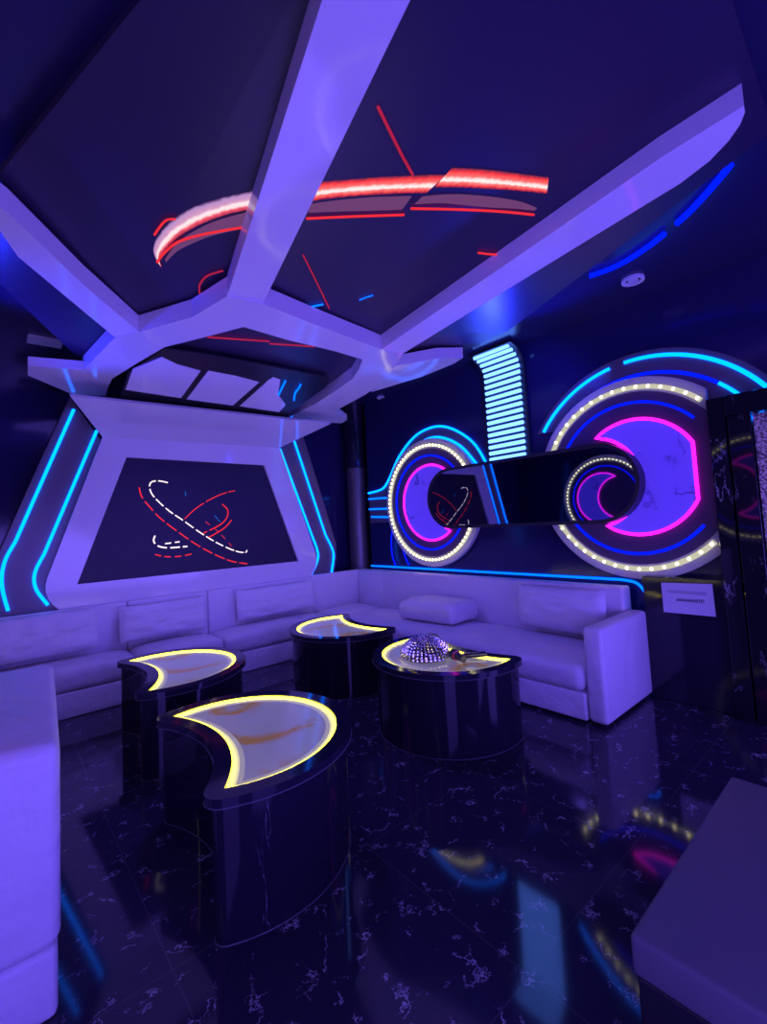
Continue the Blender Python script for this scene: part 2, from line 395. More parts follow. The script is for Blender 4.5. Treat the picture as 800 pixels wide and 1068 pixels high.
# dark flanks with two neon tubes each
def flank(side):
    nm = 'left' if side < 0 else 'right'
    if side < 0:
        outer = [ony(73, 414, 4.99), ony(36, 494, 4.99), ony(0, 575, 4.99)]
        outer += [Vector((-.02, 4.99, .95)), Vector((.06, 4.99, .79))]
        inner = [ony(63, 640, 4.99), ony(63, 600, 4.99), ony(107, 462, 4.99)]
        n1 = [(77, 427), (16, 565), (6, 583), (2, 600), (3, 617), (8.5, 637)]
        n2 = [(101, 449), (46, 578), (38, 593), (35.5, 605), (39, 617), (50, 631)]
    else:
        outer = [ony(313, 444, 4.99), ony(332, 506, 4.99), ony(350.6, 567, 4.99), ony(351, 582, 4.99), ony(348, 600, 4.99)]
        inner = [ony(318, 604, 4.99), ony(316, 580, 4.99), ony(290, 472, 4.99)]
        n1 = [(304, 451), (339.6, 558), (346, 571), (348, 580), (346, 597)]
        n2 = [(292, 468), (326, 560), (330.5, 572), (331.6, 583), (325, 599)]
    t = thing('flank_panel', 'dark plum slanted side panel with two cyan neon tubes, %s of the white screen surround' % nm, 'wall panel', (outer[-1].x, YB, .8), 'neon flanks of the screen')
    put('panel_board', prism(B(), outer+inner, (0, YB-4.992, 0)), M['side'], t)
    for n in (n1, n2):
        pts = [ony(u, v, 4.975) for u, v in n]
        line = [pts[0]]+smooth_line(pts[1:], 6)
        put('neon_tube', tube(B(), line, .013, 8), M['cyan'], t, 60)
flank(-1); flank(1)

# ================================================================== ceiling canopy
can = thing('ceiling_canopy', 'star-shaped ceiling canopy of white ribs on dark panels above the lounge', 'ceiling canopy', (1.69, 2.4, 2.68))
ZR = 2.68
def tilt(a, za, b, zb_, c, zc):
    """plane through three plan points with heights -> (n, d)"""
    p, q, r = Vector((*a, za)), Vector((*b, zb_)), Vector((*c, zc)); n = (q-p).cross(r-p).normalized(); return n, n.dot(p)
long_pl = tilt((0, 2.49), ZR, (1, 2.49), ZR, (1, .33), 2.93)
left_pl = tilt((.66, 3.3), ZR, (.05, 2.43), 2.82, (.95, 2.49), ZR)
right_pl = tilt((2.72, 3.3), ZR, (3.30, 2.6), 2.80, (2.40, 2.6), ZR)
flat = ((0, 0, 1), ZR)
def rib(name, px, pl, h=.11, m='lacquer'):
    poly = [on(u, v, *pl) for u, v in px]
    return put(name, prism(B(), poly, (0, 0, h)), M[m], can)
def rot(p): return p
# the broken hexagon ring, hub of the star
outer = [(75, 411), (87, 386), (120, 352), (145, 346.5), (200, 331), (237, 309), (274, 317), (330, 339), (398, 364.5), (420, 369), (412, 382), (397, 400), (382, 411), (349, 429), (345, 441)]
inner = [(110, 413), (113, 403), (117, 395), (145, 377.5), (172, 362), (220, 350), (254, 341), (300, 354.5), (350, 366.5), (378, 375), (374, 386), (367, 396), (345, 411), (329.5, 421), (300, 436)]
bm = B()
for i in range(len(outer)-1):
    q = [outer[i], outer[i+1], inner[i+1], inner[i]]
    prism(bm, [onz(u, v, ZR) for u, v in q], (0, 0, .11))
bmesh.ops.remove_doubles(bm, verts=bm.verts, dist=.0005)
fa = {}
for f in list(bm.faces):                              # drop the inner partitions
    fa.setdefault(tuple(sorted(round(x, 3) for x in f.calc_center_median())), []).append(f)
bmesh.ops.delete(bm, geom=[f for fs in fa.values() if len(fs) > 1 for f in fs], context='FACES')
put('hub_ring', bm, M['lacquer'], can)
rib('rib', [(237, 309), (274, 317), (428, 0), (440, -25), (322, -25), (336, 0)], long_pl)
rib('rib', [(398, 364.5), (420, 369), (594, 262), (710, 191), (740, 168), (760, 147), (772, 130), (777, 117), (776, 110), (690, 164), (590, 233)], long_pl)
rib('rib', [(145, 346.5), (120, 352), (19, 268), (0, 241), (-22, 205), (-14, 206), (8, 222), (88, 298)], left_pl)
rib('rib', [(412, 382), (397, 400), (387, 409), (440, 393), (474, 379), (483, 373), (455, 374)], right_pl, .09)
rib('rib', [(75, 411), (87, 386), (29, 381.5), (29, 391.5)], flat, .07)
rib('rib', [(345, 441), (349, 429), (362, 438), (356, 441.5)], flat, .07)
# dark panels above the ribs
ZI = 2.79
N5, N3, N1, N2, N3b, N5b = [Vector((x, y, ZI)) for x, y in ((.60, 4.25), (.66, 3.32), (1.13, 2.50), (2.25, 2.50), (2.72, 3.32), (2.86, 4.25))]
pA, pB, pC, pD = onz(84, 374, 2.82), onz(0, 296, 2.92), Vector((.036, 2.42, 2.97)), Vector((.68, .22, 3.03))
pD2 = onz(806, 137, 3.03); pC2 = onz(530, 345, 2.90); pA2 = Vector((3.0, 4.1, 2.82)); pB2 = Vector((3.2, 3.0, 2.88))
def leaf(name, pts):
    bm = B(); pts = [Vector(p) for p in pts]
    c = sum(pts, Vector())/len(pts)
    lo = [bm.verts.new(p) for p in pts]; hi = [bm.verts.new(p+Vector((0, 0, .035))) for p in pts]
    if len(pts) == 4:
        for L in (lo, hi): bm.faces.new(L)
    else:
        for L in (lo, hi):
            for i in range(1, len(L)-1): bm.faces.new([L[0], L[i], L[i+1]])
    n = len(pts)
    for i in range(n): bm.faces.new([lo[i], hi[i], hi[(i+1) % n], lo[(i+1) % n]])
    return put(name, bm, M['skin'], can)
leaf('canopy_panel', [N5, N3, pB, pA])
leaf('canopy_panel', [N3, pC, pB])
leaf('canopy_panel', [N3, N1, pD, pC])
leaf('canopy_panel', [N1, N2, pD2, pD])
leaf('canopy_panel', [N2, N3b, pB2, pC2, pD2])
leaf('canopy_panel', [N3b, N5b, pA2, pB2])
leaf('canopy_panel', [N1, N3, N5, N5b, N3b, N2])

# ---- LED picture on the canopy panels between the ribs
def plane3(a, b, c):
    n = (b-a).cross(c-a).normalized(); 
    if n.z > 0: n = -n
    return n, n.dot(a)
PC = plane3(N1, N2, pD2); PLft = plane3(N3, N1, pD)
led = thing('ceiling_screen', 'ceiling screen with a broken red and white ring of light between the canopy ribs', 'screen', (1.6, 1.8, 2.9))
def cz(a, b): return (150+a/1.818, 80+b/1.818)
def ribbon(name, m, top, bot, pl, lift):
    n, d = pl
    T = smooth_line([on(u, v, n, d+lift) for u, v in top], 5); Bt = smooth_line([on(u, v, n, d+lift) for u, v in bot], 5)
    bm = B(); k = len(T)
    tv = [bm.verts.new(p) for p in T]; bv = [bm.verts.new(p) for p in Bt]
    off = -Vector(n)*.003
    tv2 = [bm.verts.new(p+off) for p in T]; bv2 = [bm.verts.new(p+off) for p in Bt]
    for i in range(k-1):
        for q in ([tv[i], tv[i+1], bv[i+1], bv[i]], [tv2[i], bv2[i], bv2[i+1], tv2[i+1]], [tv[i], tv2[i], tv2[i+1], tv[i+1]], [bv[i], bv[i+1], bv2[i+1], bv2[i]]): bm.faces.new(q)
    bm.faces.new([tv[0], bv[0], bv2[0], tv2[0]]); bm.faces.new([tv[-1], tv2[-1], bv2[-1], bv[-1]])
    lay = bm.loops.layers.uv.new('UVMap')
    um = {}
    for i in range(k):
        for v, w_ in ((tv[i], 0), (tv2[i], 0), (bv[i], 1), (bv2[i], 1)): um[v] = (i/(k-1), w_)
    for f in bm.faces:
        for l in f.loops: l[lay].uv = um[l.vert]
    return put(name, bm, m, led)
def mids(a, b, t): return [(p[0]+(q[0]-p[0])*t, p[1]+(q[1]-p[1])*t) for p, q in zip(a, b)]
segs = [
    (PLft, [cz(*p) for p in ((26, 352), (18, 330), (24, 308), (48, 278), (90, 250), (150, 230), (214, 216))],
           [cz(*p) for p in ((34, 362), (30, 345), (42, 326), (68, 302), (108, 280), (155, 262), (200, 252))], .0),
    (PC, [cz(*p) for p in ((322, 202), (350, 199), (400, 195), (450, 191), (500, 189), (545, 187), (572, 187))],
         [cz(*p) for p in ((310, 238), (345, 232), (395, 227), (440, 224), (480, 222), (515, 221), (535, 221))], .0),
    (PC, [cz(*p) for p in ((585, 174), (615, 175), (645, 177), (675, 180), (705, 184), (735, 188), (768, 192))],
         [cz(*p) for p in ((552, 210), (588, 210), (622, 211), (656, 213), (690, 215), (726, 218), (764, 222))], .0)]
for pl, t, b, _ in segs:
    ribbon('red_band', M['lilacband' if pl is PLft else 'redglow'], t, b, pl, .004)
for pl, t, b in ((PLft, ((40, 347), (58, 322), (80, 303), (120, 281), (160, 267), (195, 258)), ((42, 352), (62, 332), (88, 318), (122, 304), (160, 294), (188, 288))),
                 (PC, ((316, 242), (360, 236), (400, 232), (440, 229), (475, 228), (508, 227)), ((312, 258), (360, 256), (400, 255), (440, 254), (470, 253), (490, 252))),
                 (PC, ((528, 228), (575, 224), (620, 225), (670, 230), (715, 238), (746, 250)), ((514, 242), (565, 240), (610, 244), (655, 248), (700, 250), (740, 254)))):
    ribbon('lilac_haze', M['lilacpix'], [cz(*p) for p in t], [cz(*p) for p in b], pl, .004)
def pxtube(bm, pts, pl, r, lift=.010, k=6):
    tube(bm, smooth_line([on(u, v, pl[0], pl[1]+lift) for u, v in pts], k), r, 6)
inz = (Vector((0, 0, -1)), -ZI)
bm = B(); pxtube(bm, [cz(*p) for p in ((25, 352), (38, 335), (62, 315), (100, 302), (150, 292), (187, 286))], PLft, .006); put('red_outline', bm, M['red'], led)
bm = B(); pxtube(bm, [cz(*p) for p in ((20, 300), (40, 274), (60, 270))], PLft, .005); put('red_outline', bm, M['red'], led)
bm = B(); pxtube(bm, [cz(*p) for p in ((308, 269), (400, 265), (494, 262))], PC, .006); put('red_outline', bm, M['red'], led)
bm = B(); pxtube(bm, [cz(*p) for p in ((506, 250), (600, 252), (680, 256), (740, 262))], PC, .006); put('red_outline', bm, M['red'], led)
bm = B(); pxtube(bm, [cz(*p) for p in ((634, 334), (660, 337), (690, 337))], PC, .006); put('red_outline', bm, M['red'], led)
bm = B(); pxtube(bm, [cz(*p) for p in ((444, 57), (465, 100), (490, 150), (510, 186))], PC, .006); put('thin_red_line', bm, M['redpix_dim'], led)
bm = B(); pxtube(bm, [cz(*p) for p in ((302, 338), (318, 370), (340, 415), (352, 440))], PC, .004); put('thin_red_line', bm, M['redpix_dim'], led)
bm = B(); pxtube(bm, [cz(*p) for p in ((150, 368), (120, 378), (106, 395), (106, 412))], PLft, .005); put('thin_red_line', bm, M['redpix_dim'], led)
bm = B(); pxtube(bm, [(310, 323), (322, 320.5), (337, 317.5)], PC, .006); put('cyan_line', bm, M['bluish'], led)
bm = B(); pxtube(bm, [(375, 313), (381, 310.5), (389, 308)], PC, .004); put('cyan_line', bm, M['bluish'], led)
bm = B(); pxtube(bm, [(216, 351.5), (250, 354), (281, 356)], inz, .006); put('red_reflex_line', bm, M['redpix_dim'], led)
bm = B(); pxtube(bm, [(281, 358.5), (305, 360), (328, 361.5)], inz, .006); put('red_reflex_line', bm, M['redpix_dim'], led)

# ---- sloping dark frame between hub ring and hood, hood reflections painted as plates
pp = plane3(Vector((0, 4.24, 2.60)), Vector((3, 4.24, 2.60)), Vector((0, 3.3, 2.755)))
if True:
    refl_frame = thing('reflection_frame', 'dark sloping frame with three painted white reflections between the hub ring and the hood', 'panel', (1.7, 4.2, 2.6))
    def pz(a, b, lift=0): return on(120+a/3.333, 300+b/3.333, pp[0], pp[1]+lift)
    fr = [(20, 382), (45, 300), (170, 212), (330, 236), (520, 270), (742, 312), (735, 345), (600, 440), (575, 452), (400, 425), (200, 398)]
    bm = B(); prism(bm, [pz(a, b) for a, b in fr], (0, 0, .012)); put('frame_board', bm, M['frame'], refl_frame)
    for P in ([(36, 355), (62, 284), (163, 243), (215, 268), (297, 291), (229, 384)],
              [(249, 388), (324, 291), (420, 309), (500, 330), (409, 410)],
              [(434, 412), (530, 325), (548, 312), (574, 322), (566, 372), (593, 408), (570, 433)]):
        put('pane', prism(B(), [pz(a, b, .008) for a, b in P], (0, 0, .006)), M['lacquer'], refl_frame)  # white plates stand in for the hood mirrored in the gloss
    for L in ([(592, 325), (568, 374)], [(645, 337), (640, 348), (626, 368), (622, 392)]):
        put('neon_tube', tube(B(), smooth_line([pz(a, b, .014) for a, b in L], 5), .008, 8), M['bluish'], refl_frame, 60)  # mirrored cyan neon, drawn as glowing tubes

# ================================================================== right wall: discs, arcs, slab
XF = XR
def yz(loop, x): return [Vector((x, p[0], p[1])) for p in loop]
def moon_loop(c, R, s, r):
    d = math.hypot(s[0]-c[0], s[1]-c[1]); a = math.atan2(s[1]-c[1], s[0]-c[0])
    al = math.acos((d*d+R*R-r*r)/(2*d*R)); be = math.acos((d*d+r*r-R*R)/(2*d*r))
    o_ = arc(c[0], c[1], R, a+al, a+2*PI-al, 40); i_ = arc(s[0], s[1], r, a+PI+be, a+PI-be, 24)
    return o_+i_[1:-1]
def lines_inside(loop, ymin):
    """split a loop into runs with y > ymin"""
    runs = [[]]
    for p in loop:
        if p[0] > ymin: runs[-1].append(p)
        elif runs[-1]: runs.append([])
    return [r for r in runs if len(r) > 2]
def disc(yc, zc, R, moon, label, X=XF, sgn=1, ymin=-9, a_off=0, bead=66, group='glowing wall discs'):
    """sgn=1: on the right wall facing -x; sgn=-1: on the opposite wall facing +x"""
    t = thing('glow_disc', label, 'wall light', (X-sgn*.024, yc, zc-R-.07), group); X -= sgn*(.024 if sgn > 0 else .003)
    def full(r, n=72): return clip(arc(yc, zc, r, 0, 2*PI*(1-1/n), n-1), ymin)
    def plate(name, loop, d0, d1, m, sm=None): return put(name, prism(B(), yz(loop, X-sgn*d0), (-sgn*(d1-d0), 0, 0)), m, t, sm)
    plate('rim_plate', full(R+.075), .0, .045, M['rim'], 30)
    plate('dark_face', full(R-.04), .045, .055, M['discface'])
    n = 96; pts = arc(yc, zc, R-.005, 0, 2*PI, n)
    bm = B()
    for run in lines_inside(pts, ymin): tube(bm, yz(run, X-sgn*.05), .02, 6)
    strip = put('led_strip', bm, M['warmstrip'], t, 60)
    first = None
    for k in range(bead):
        a = 2*PI*(k+.5)/bead; p = Vector((X-sgn*.070, yc+(R-.005)*math.cos(a), zc+(R-.005)*math.sin(a)))
        if p.y < ymin+.02: continue
        if first is None:
            bm = B(); ball(bm, p, .0135, 1); first = sub('led_bead', bm, M['warm'], strip); p0 = p
        else:
            c_ = first.copy(); COL.objects.link(c_); c_.parent = strip; c_.location = p-p0
    bm = B()
    for run in lines_inside(arc(yc, zc, R-.125, 0, 2*PI, 80), ymin+.06): tube(bm, yz(run, X-sgn*.058), .011, 6)
    put('blue_neon_ring', bm, M['blue'], t, 60)
    loop = clip(moon_loop(*moon), ymin+.1 if ymin > 0 else -9)
    mp = plate('moon_panel', loop, .055, .072, M['moon'])
    bm = B(); tube(bm, yz(loop, X-sgn*.075), .013, 8, closed=True); sub('magenta_outline', bm, M['magenta'], mp, 60)
    return t
disc(1.44, 1.665, .725, ((1.405, 1.67), .455, (1.74, 1.655), .372), 'large wall disc of light cut straight on its right, magenta moon on its right side', ymin=.90, bead=50)
disc(3.67, 1.625, .67, ((3.63, 1.62), .435, (3.20, 1.63), .37), 'smaller far wall disc of light near the column, magenta moon on its left side', bead=80)
# its twin on the wall opposite, seen in the black mirror slab
disc(3.56, 1.66, .70, ((3.60, 1.66), .45, (3.30, 1.66), .37), 'wall disc of light opposite, seen reflected in the black oval mirror', X=XL, sgn=-1, group='glowing wall discs')
disc(1.45, 1.66, .72, ((1.41, 1.67), .455, (1.74, 1.655), .372), 'wall disc of light opposite, glinting in the glossy marble portal', X=XL, sgn=-1)
# neon arcs
t = thing('neon_arch', 'pair of cyan and blue neon arcs over the large wall disc', 'neon light', (XF, 1.4, 2.2))
put('backing', prism(B(), yz(arc(1.38, 1.64, 1.03, math.radians(31), PI+.3, 60)+[(.885, 1.34), (.885, 2.165)], XF), (-.02, 0, 0)), M['side'], t)
def gaps(pts, parts): return [pts[int(a*(len(pts)-1)):int(b*(len(pts)-1))+1] for a, b in parts]
A = arc(1.38, 1.64, .975, math.radians(33.5), math.radians(157), 70)
for s in gaps(A, ((0, .385), (.43, 1))): put('neon_tube', tube(B(), yz(s, XF-.03), .0145, 8), M['cyan'], t, 60)
A = arc(1.38, 1.64, .845, math.radians(39.5), math.radians(158), 70)
for s, m in zip(gaps(A, ((0, .2), (.2, .78), (.78, 1))), ('bluish', 'blue', 'cyan')): put('neon_tube', tube(B(), yz(s, XF-.03), .0125, 8), M[m], t, 60)
t = thing('neon_arch', 'cyan neon lines curving over the smaller wall disc and running to the column', 'neon light', (XF, 3.8, 1.5))
L1 = smooth_line([Vector((XF-.02, y, z)) for y, z in ((2.86, 1.96), (3.02, 2.22), (3.29, 2.42), (3.56, 2.50), (3.88, 2.45), (4.18, 2.25), (4.36, 2.03), (4.48, 1.90), (4.60, 1.85), (4.84, 1.83))], 6)
L2 = smooth_line([Vector((XF-.02, y, z)) for y, z in ((2.98, 1.97), (3.18, 2.2), (3.42, 2.34), (3.66, 2.38), (3.94, 2.30), (4.16, 2.11))], 6)
put('backing', prism(B(), [Vector((XF, p.y, p.z)) for p in L1]+[Vector((XF, 4.84, 1.42)), Vector((XF, 2.86, 1.42))], (-.01, 0, 0)), M['side'], t)
put('neon_tube', tube(B(), L1, .0135, 8), M['cyan'], t, 60); put('neon_tube', tube(B(), L2, .0135, 8), M['cyan'], t, 60)
for (a, b), (c, d), m in (((4.84, 1.75), (4.37, 1.735), 'bluish'), ((4.84, 1.61), (4.41, 1.595), 'bluish'), ((4.80, 1.505), (4.42, 1.485), 'bluish')):
    put('neon_tube', tube(B(), [(XF-.02, a, b), (XF-.02, c, d)], .012, 8), M[m], t, 60)
for pts in (((4.38, 1.36), (4.42, 1.2), (4.42, 1.0), (4.36, .86)), ((4.22, 1.10), (4.18, .98), (4.12, .88))):
    put('neon_tube', tube(B(), smooth_line([(XF-.02, y, z) for y, z in pts], 5), .008, 6), M['blue'], t, 60)
# black mirror slab between the discs
slab = thing('mirror_slab', 'long black mirror glass oval mounted across the two wall discs', 'mirror', (3.80, 2.45, 1.30))
def capsule(r): return arc(3.23, 1.64, r, -PI/2, PI/2, 24)+arc(1.66, 1.64, r, PI/2, 3*PI/2, 24)
put('slab_body', ringprism(B(), yz(capsule(.325), XF-.05), yz(capsule(.295), XF-.05), (-.17, 0, 0)), M['frame'], slab, 30)
put('mirror_face', prism(B(), yz(capsule(.3), XF-.06), (-.155, 0, 0)), M['mirror_black'], slab)
# ladder of ice-blue tubes climbing the wall and bending onto the ceiling
lad = thing('light_ladder', 'ladder of ice-blue light tubes climbing the wall and bending onto the ceiling', 'light', (XF-.05, 2.6, 1.97))
def lp(s):
    if s < .84: return Vector((XF-.055, 0, 2.0+s)), Vector((-1, 0, 0))
    a = (s-.84)/.22
    a = min(a, PI/2); return Vector((XF-.055-.22*(1-math.cos(a)), 0, 2.84+.20*math.sin(a))), Vector((-math.cos(a), 0, -math.sin(a)))
bm = B(); prof = [lp(i*.05)[0] for i in range(25)]
for y0, y1 in ((2.34, 2.84),):
    a = [bm.verts.new((p.x+.02, y0, p.z+.005)) for p in prof]; b = [bm.verts.new((p.x+.02, y1, p.z+.005)) for p in prof]
    a2 = [bm.verts.new((p.x+.035, y0, p.z+.02)) for p in prof]; b2 = [bm.verts.new((p.x+.035, y1, p.z+.02)) for p in prof]
    for i in range(len(prof)-1):
        bm.faces.new([a[i], a[i+1], b[i+1], b[i]]); bm.faces.new([a2[i], b2[i], b2[i+1], a2[i+1]])
        bm.faces.new([a[i], a2[i], a2[i+1], a[i+1]]); bm.faces.new([b[i], b[i+1], b2[i+1], b2[i]])
    bm.faces.new([a[0], b[0], b2[0], a2[0]]); bm.faces.new([a[-1], a2[-1], b2[-1], b[-1]])
put('backing', bm, M['frame'], lad)
for i in range(19):
    p, n = lp(i*.0625)
    put('light_tube', tube(B(), [p+Vector((0, 2.385, 0)), p+Vector((0, 2.79, 0))], .0185, 8), M['icebar'], lad, 60)

# cyan cove line behind the right sofa
cove = put('cove_light', tube(B(), smooth_line([(3.945, 4.86, .845), (3.945, 4.2, .845), (3.945, 3.2, .845), (3.945, 2.2, .845), (3.945, 1.62, .845)], 4)[:-1]+smooth_line([(3.945, 1.62, .845), (3.945, 1.50, .825), (3.945, 1.435, .74), (3.945, 1.42, .62), (3.945, 1.42, .3), (3.945, 1.42, .02)], 6), .011, 8), M['bluish'], None, 60)
tag(cove, 'thin cyan light line along the wall behind the sofa, turning down at its end', 'neon light')

# ---- sign on the low black panel
sg = [onx(u, v, 3.796) for u, v in ((690, 607.5), (743, 609), (747, 643), (693, 638))]
sign = thing('wall_sign', 'white plastic notice plate with a groove and tiny dark lettering on the black panel', 'sign', (3.8, 1.1, .65))
put('plate', prism(B(), sg, (-.012, 0, 0)), M['paper'], sign)
X0 = 3.781
put('groove', box(B(), (X0, .985, .790), (X0+.003, 1.225, .812)), M['rim'], sign)
bm = B(); random.seed(3); y = 1.17
for i in range(9):
    w = .011+.006*(i > 5); h = .017+.008*(i > 5)
    box(bm, (X0, y-.003, .745-h/2), (X0+.003, y, .745+h/2)); box(bm, (X0, y-w, .745-h/2), (X0+.003, y-w+.003, .745+h/2))
    z = .745+random.choice((-1, 0, 1))*(h/2-.002); box(bm, (X0, y-w, z-.0015), (X0+.003, y, z+.0015)); y -= w+.006
put('lettering', bm, M['ink'], sign)

# ---- black marble door frame and glitter curtain at right
pil = thing('marble_portal', 'black veined marble portal standing at the right edge of the wall', 'portal', (3.8, .7, 0))
put('jamb', box(B(), (3.74, .775, 0), (XR-.002, .872, 2.14), .006, 2), M['pillarstone'], pil)
put('jamb', box(B(), (3.745, .64, 0), (XR-.002, .765, 2.0), .006, 2), M['pillarstone'], pil)
put('lintel', box(B(), (3.73, -.9, 2.002), (XR-.002, .772, 2.14), .006, 2), M['pillarstone'], pil)
gl = thing('glitter_door', 'silver glitter panel with a dark foot in the marble portal at right edge', 'door', (3.80, .1, 0))
put('glitter_panel', box(B(), (3.775, -.85, .80), (3.83, .632, 1.995)), M['glitter'], gl)
put('door_foot', box(B(), (3.785, -.85, 0), (3.83, .632, .798)), M['side'], gl)

# ---- ceiling fittings
def fitting(name, label, cat, u, v, r, inner, grp=None):
    c = onz(u, v, H); t = thing(name, label, cat, (c.x, c.y, H-.02), grp)
    bm = B(); n = 32
    ringprism(bm, [Vector((c.x+r*math.cos(2*PI*k/n), c.y+r*math.sin(2*PI*k/n), H-.001)) for k in range(n)], [Vector((c.x+r*.72*math.cos(2*PI*k/n), c.y+r*.72*math.sin(2*PI*k/n), H-.001)) for k in range(n)], (0, 0, -.018))
    put('outer_ring', bm, M['ventw'], t, 30)
    if inner == 'vent':
        for rr in (.45, .2):
            bm = B(); ringprism(bm, [Vector((c.x+r*rr*math.cos(2*PI*k/n), c.y+r*rr*math.sin(2*PI*k/n), H-.001)) for k in range(n)], [Vector((c.x+r*(rr-.14)*math.cos(2*PI*k/n), c.y+r*(rr-.14)*math.sin(2*PI*k/n), H-.001)) for k in range(n)], (0, 0, -.014))
            put('inner_ring', bm, M['ventw'], t, 30)
    else:
        put('lens', lathe(B(), [(r*.72, -.012), (r*.72, -.001)], (c.x, c.y, H), 24), M['paper'], t, 30)
fitting('ceiling_vent', 'round white ceiling vent with rings near the blue ceiling neon', 'vent', 660, 291, .075, 'vent')
fitting('downlight', 'small round white downlight in the ceiling above the far wall disc', 'ceiling light', 397, 414, .05, 'lens')
cn = thing('ceiling_neon', 'curved deep blue neon line on the ceiling beside the canopy edge', 'neon light', (3.0, .9, H-.02))
for P in ([(615, 288), (635, 281), (655, 271), (675, 258), (693, 244)], [(706, 233), (722, 218), (742, 196), (762, 172)]):
    put('neon_tube', tube(B(), smooth_line([onz(u, v, H-.02) for u, v in P], 5), .017, 8), M['blue'], cn, 60)
gA, gB = ony(29, 350, 4.55), ony(66, 358, 4.55)
vt = thing('air_grille', 'narrow pale air grille under the ceiling at the left, above the small canopy spur', 'vent', (gA.x+.1, 4.6, gB.z))
put('grille_box', box(B(), (gA.x, 4.552, gB.z), (gB.x, 4.70, H-.001), .003, 2), M['ventw'], vt)
for i in range(3):
    z = gB.z+.022+(H-gB.z-.044)*i/2; put('louvre', box(B(), (gA.x+.012, 4.545, z-.004), (gB.x-.012, 4.5515, z+.004)), M['ventw'], vt)

# ================================================================== sofas
def part_box(t, name, lo, hi, bev, m='leather', crown=0, seed=0):
    return put(name, soft_block(B(), lo, hi, bev, crown, seed) if crown or seed else box(B(), lo, hi, bev, 4), M[m], t, 50)
YS, YBK = 4.47, 4.93                                   # front of the left sofa, front of its back
def left_unit(x0, x1, label, seed):
    t = thing('sofa_section', label, 'sofa', ((x0+x1)/2, 4.75, 0), 'white sofa round the lounge')
    part_box(t, 'base', (x0+.001, YS, .0), (x1-.001, YP-.005, .20), .015)
    part_box(t, 'seat_cushion', (x0+.003, YS-.015, .203), (x1-.003, YBK-.045, .37), .05, crown=.035, seed=seed)
    part_box(t, 'backrest', (x0+.002, YBK-.042, .20), (x1-.002, YP-.004, .80), .02)
    return t
left_unit(-.60, 1.00, 'white leather sofa section on the left under the cyan flank panel', 1)
left_unit(1.00, 1.75, 'white leather sofa section under the left half of the wall screen', 2)
left_unit(1.75, 3.02, 'white leather sofa section under the right half of the wall screen', 3)
XS, XB = 3.02, 3.72
t = thing('sofa_section', 'white leather corner sofa section in front of the column', 'sofa', (3.45, 4.6, 0), 'white sofa round the lounge')
part_box(t, 'base', (3.022, 4.403, 0), (3.88, 4.945, .20), .015)
part_box(t, 'seat_cushion', (3.023, 4.405, .203), (3.735, 4.895, .37), .05, crown=.035, seed=4)
part_box(t, 'backrest', (3.022, 4.90, .2), (3.90, 4.948, .815), .02)
part_box(t, 'side_backrest', (3.742, 4.403, .2), (3.90, 4.898, .81), .02)
t = thing('sofa_section', 'long white leather sofa along the disc wall with a square end arm', 'sofa', (3.45, 2.9, 0), 'white sofa round the lounge')
part_box(t, 'base', (3.02, 1.53, .02), (3.88, 4.40, .20), .015)
part_box(t, 'seat_cushion', (3.0, 1.535, .203), (3.735, 4.395, .37), .055, crown=.045, seed=5)
part_box(t, 'backrest', (3.74, 1.53, .2), (3.90, 4.398, .81), .02)
bm = box(B(), (3.03, 1.395, .02), (3.82, 1.525, .64), .03, 4); put('armrest', bm, M['leather'], t, 50)
for x, y in ((3.08, 1.45), (3.08, 4.3), (3.8, 1.45), (3.8, 4.3)):
    put('foot', box(B(), (x-.025, y-.025, 0), (x+.025, y+.025, .022)), M['frame'], t)
# high end block of the sofa at near left
t = thing('sofa_section', 'tall white leather sofa end block at the near left', 'sofa', (-.2, 2.2, 0), 'white sofa round the lounge')
def skewed(bm):
    for v in bm.verts: v.co.x += (v.co.y-1.75)*.075
    return bm
put('base', skewed(box(B(), (-.62, 1.77, .0), (.165, 2.88, .20), .02, 3)), M['leather'], t, 50)
put('end_body', skewed(soft_block(B(), (-.62, 1.755, .203), (.172, 2.88, .79), .035, .03, 6)), M['leather'], t, 50)
t = thing('sofa_section', 'white leather sofa seat behind the tall end block at left', 'sofa', (-.2, 3.5, 0), 'white sofa round the lounge')
part_box(t, 'base', (-.6, 2.93, 0), (.16, 4.44, .20), .015)
part_box(t, 'seat_cushion', (-.6, 2.93, .203), (.17, 4.44, .38), .05, crown=.03, seed=7)

# back cushions
def backcush(c, w, h, t_, X, Z, label, seed, tiltx=.12):
    X = Vector(X); Z = Vector(Z); Y = (Vector((0, 0, 1))-Z*tiltx).normalized(); Zn = X.cross(Y)
    if Zn.dot(Z) < 0: Zn = -Zn
    bm = cushion(B(), c, w, h, t_, X, Y, Zn, seed)
    ob = put('back_cushion', bm, M['leather'], None, 60)
    tag(ob, label, 'cushion', 'back cushions of the white sofa'); return ob
backcush((.24, 4.78, .62), 1.04, .36, .16, (1, 0, 0), (0, -1, 0), 'white leather back cushion at far left below the cyan neon tubes', 1)
backcush((1.30, 4.785, .605), .80, .33, .14, (1, 0, 0), (0, -1, 0), 'white leather back cushion below the left part of the wall screen', 2)
backcush((2.50, 4.785, .61), 1.00, .33, .14, (1, 0, 0), (0, -1, 0), 'white leather back cushion below the right part of the wall screen', 3)
backcush((3.615, 2.0, .62), .80, .37, .17, (0, 1, 0), (-1, 0, 0), 'white leather back cushion leaning beside the square sofa arm', 4)
bm = soft_block(B(), (3.215, 2.86, .428), (3.655, 3.57, .60), .055, .03, 9, .035)
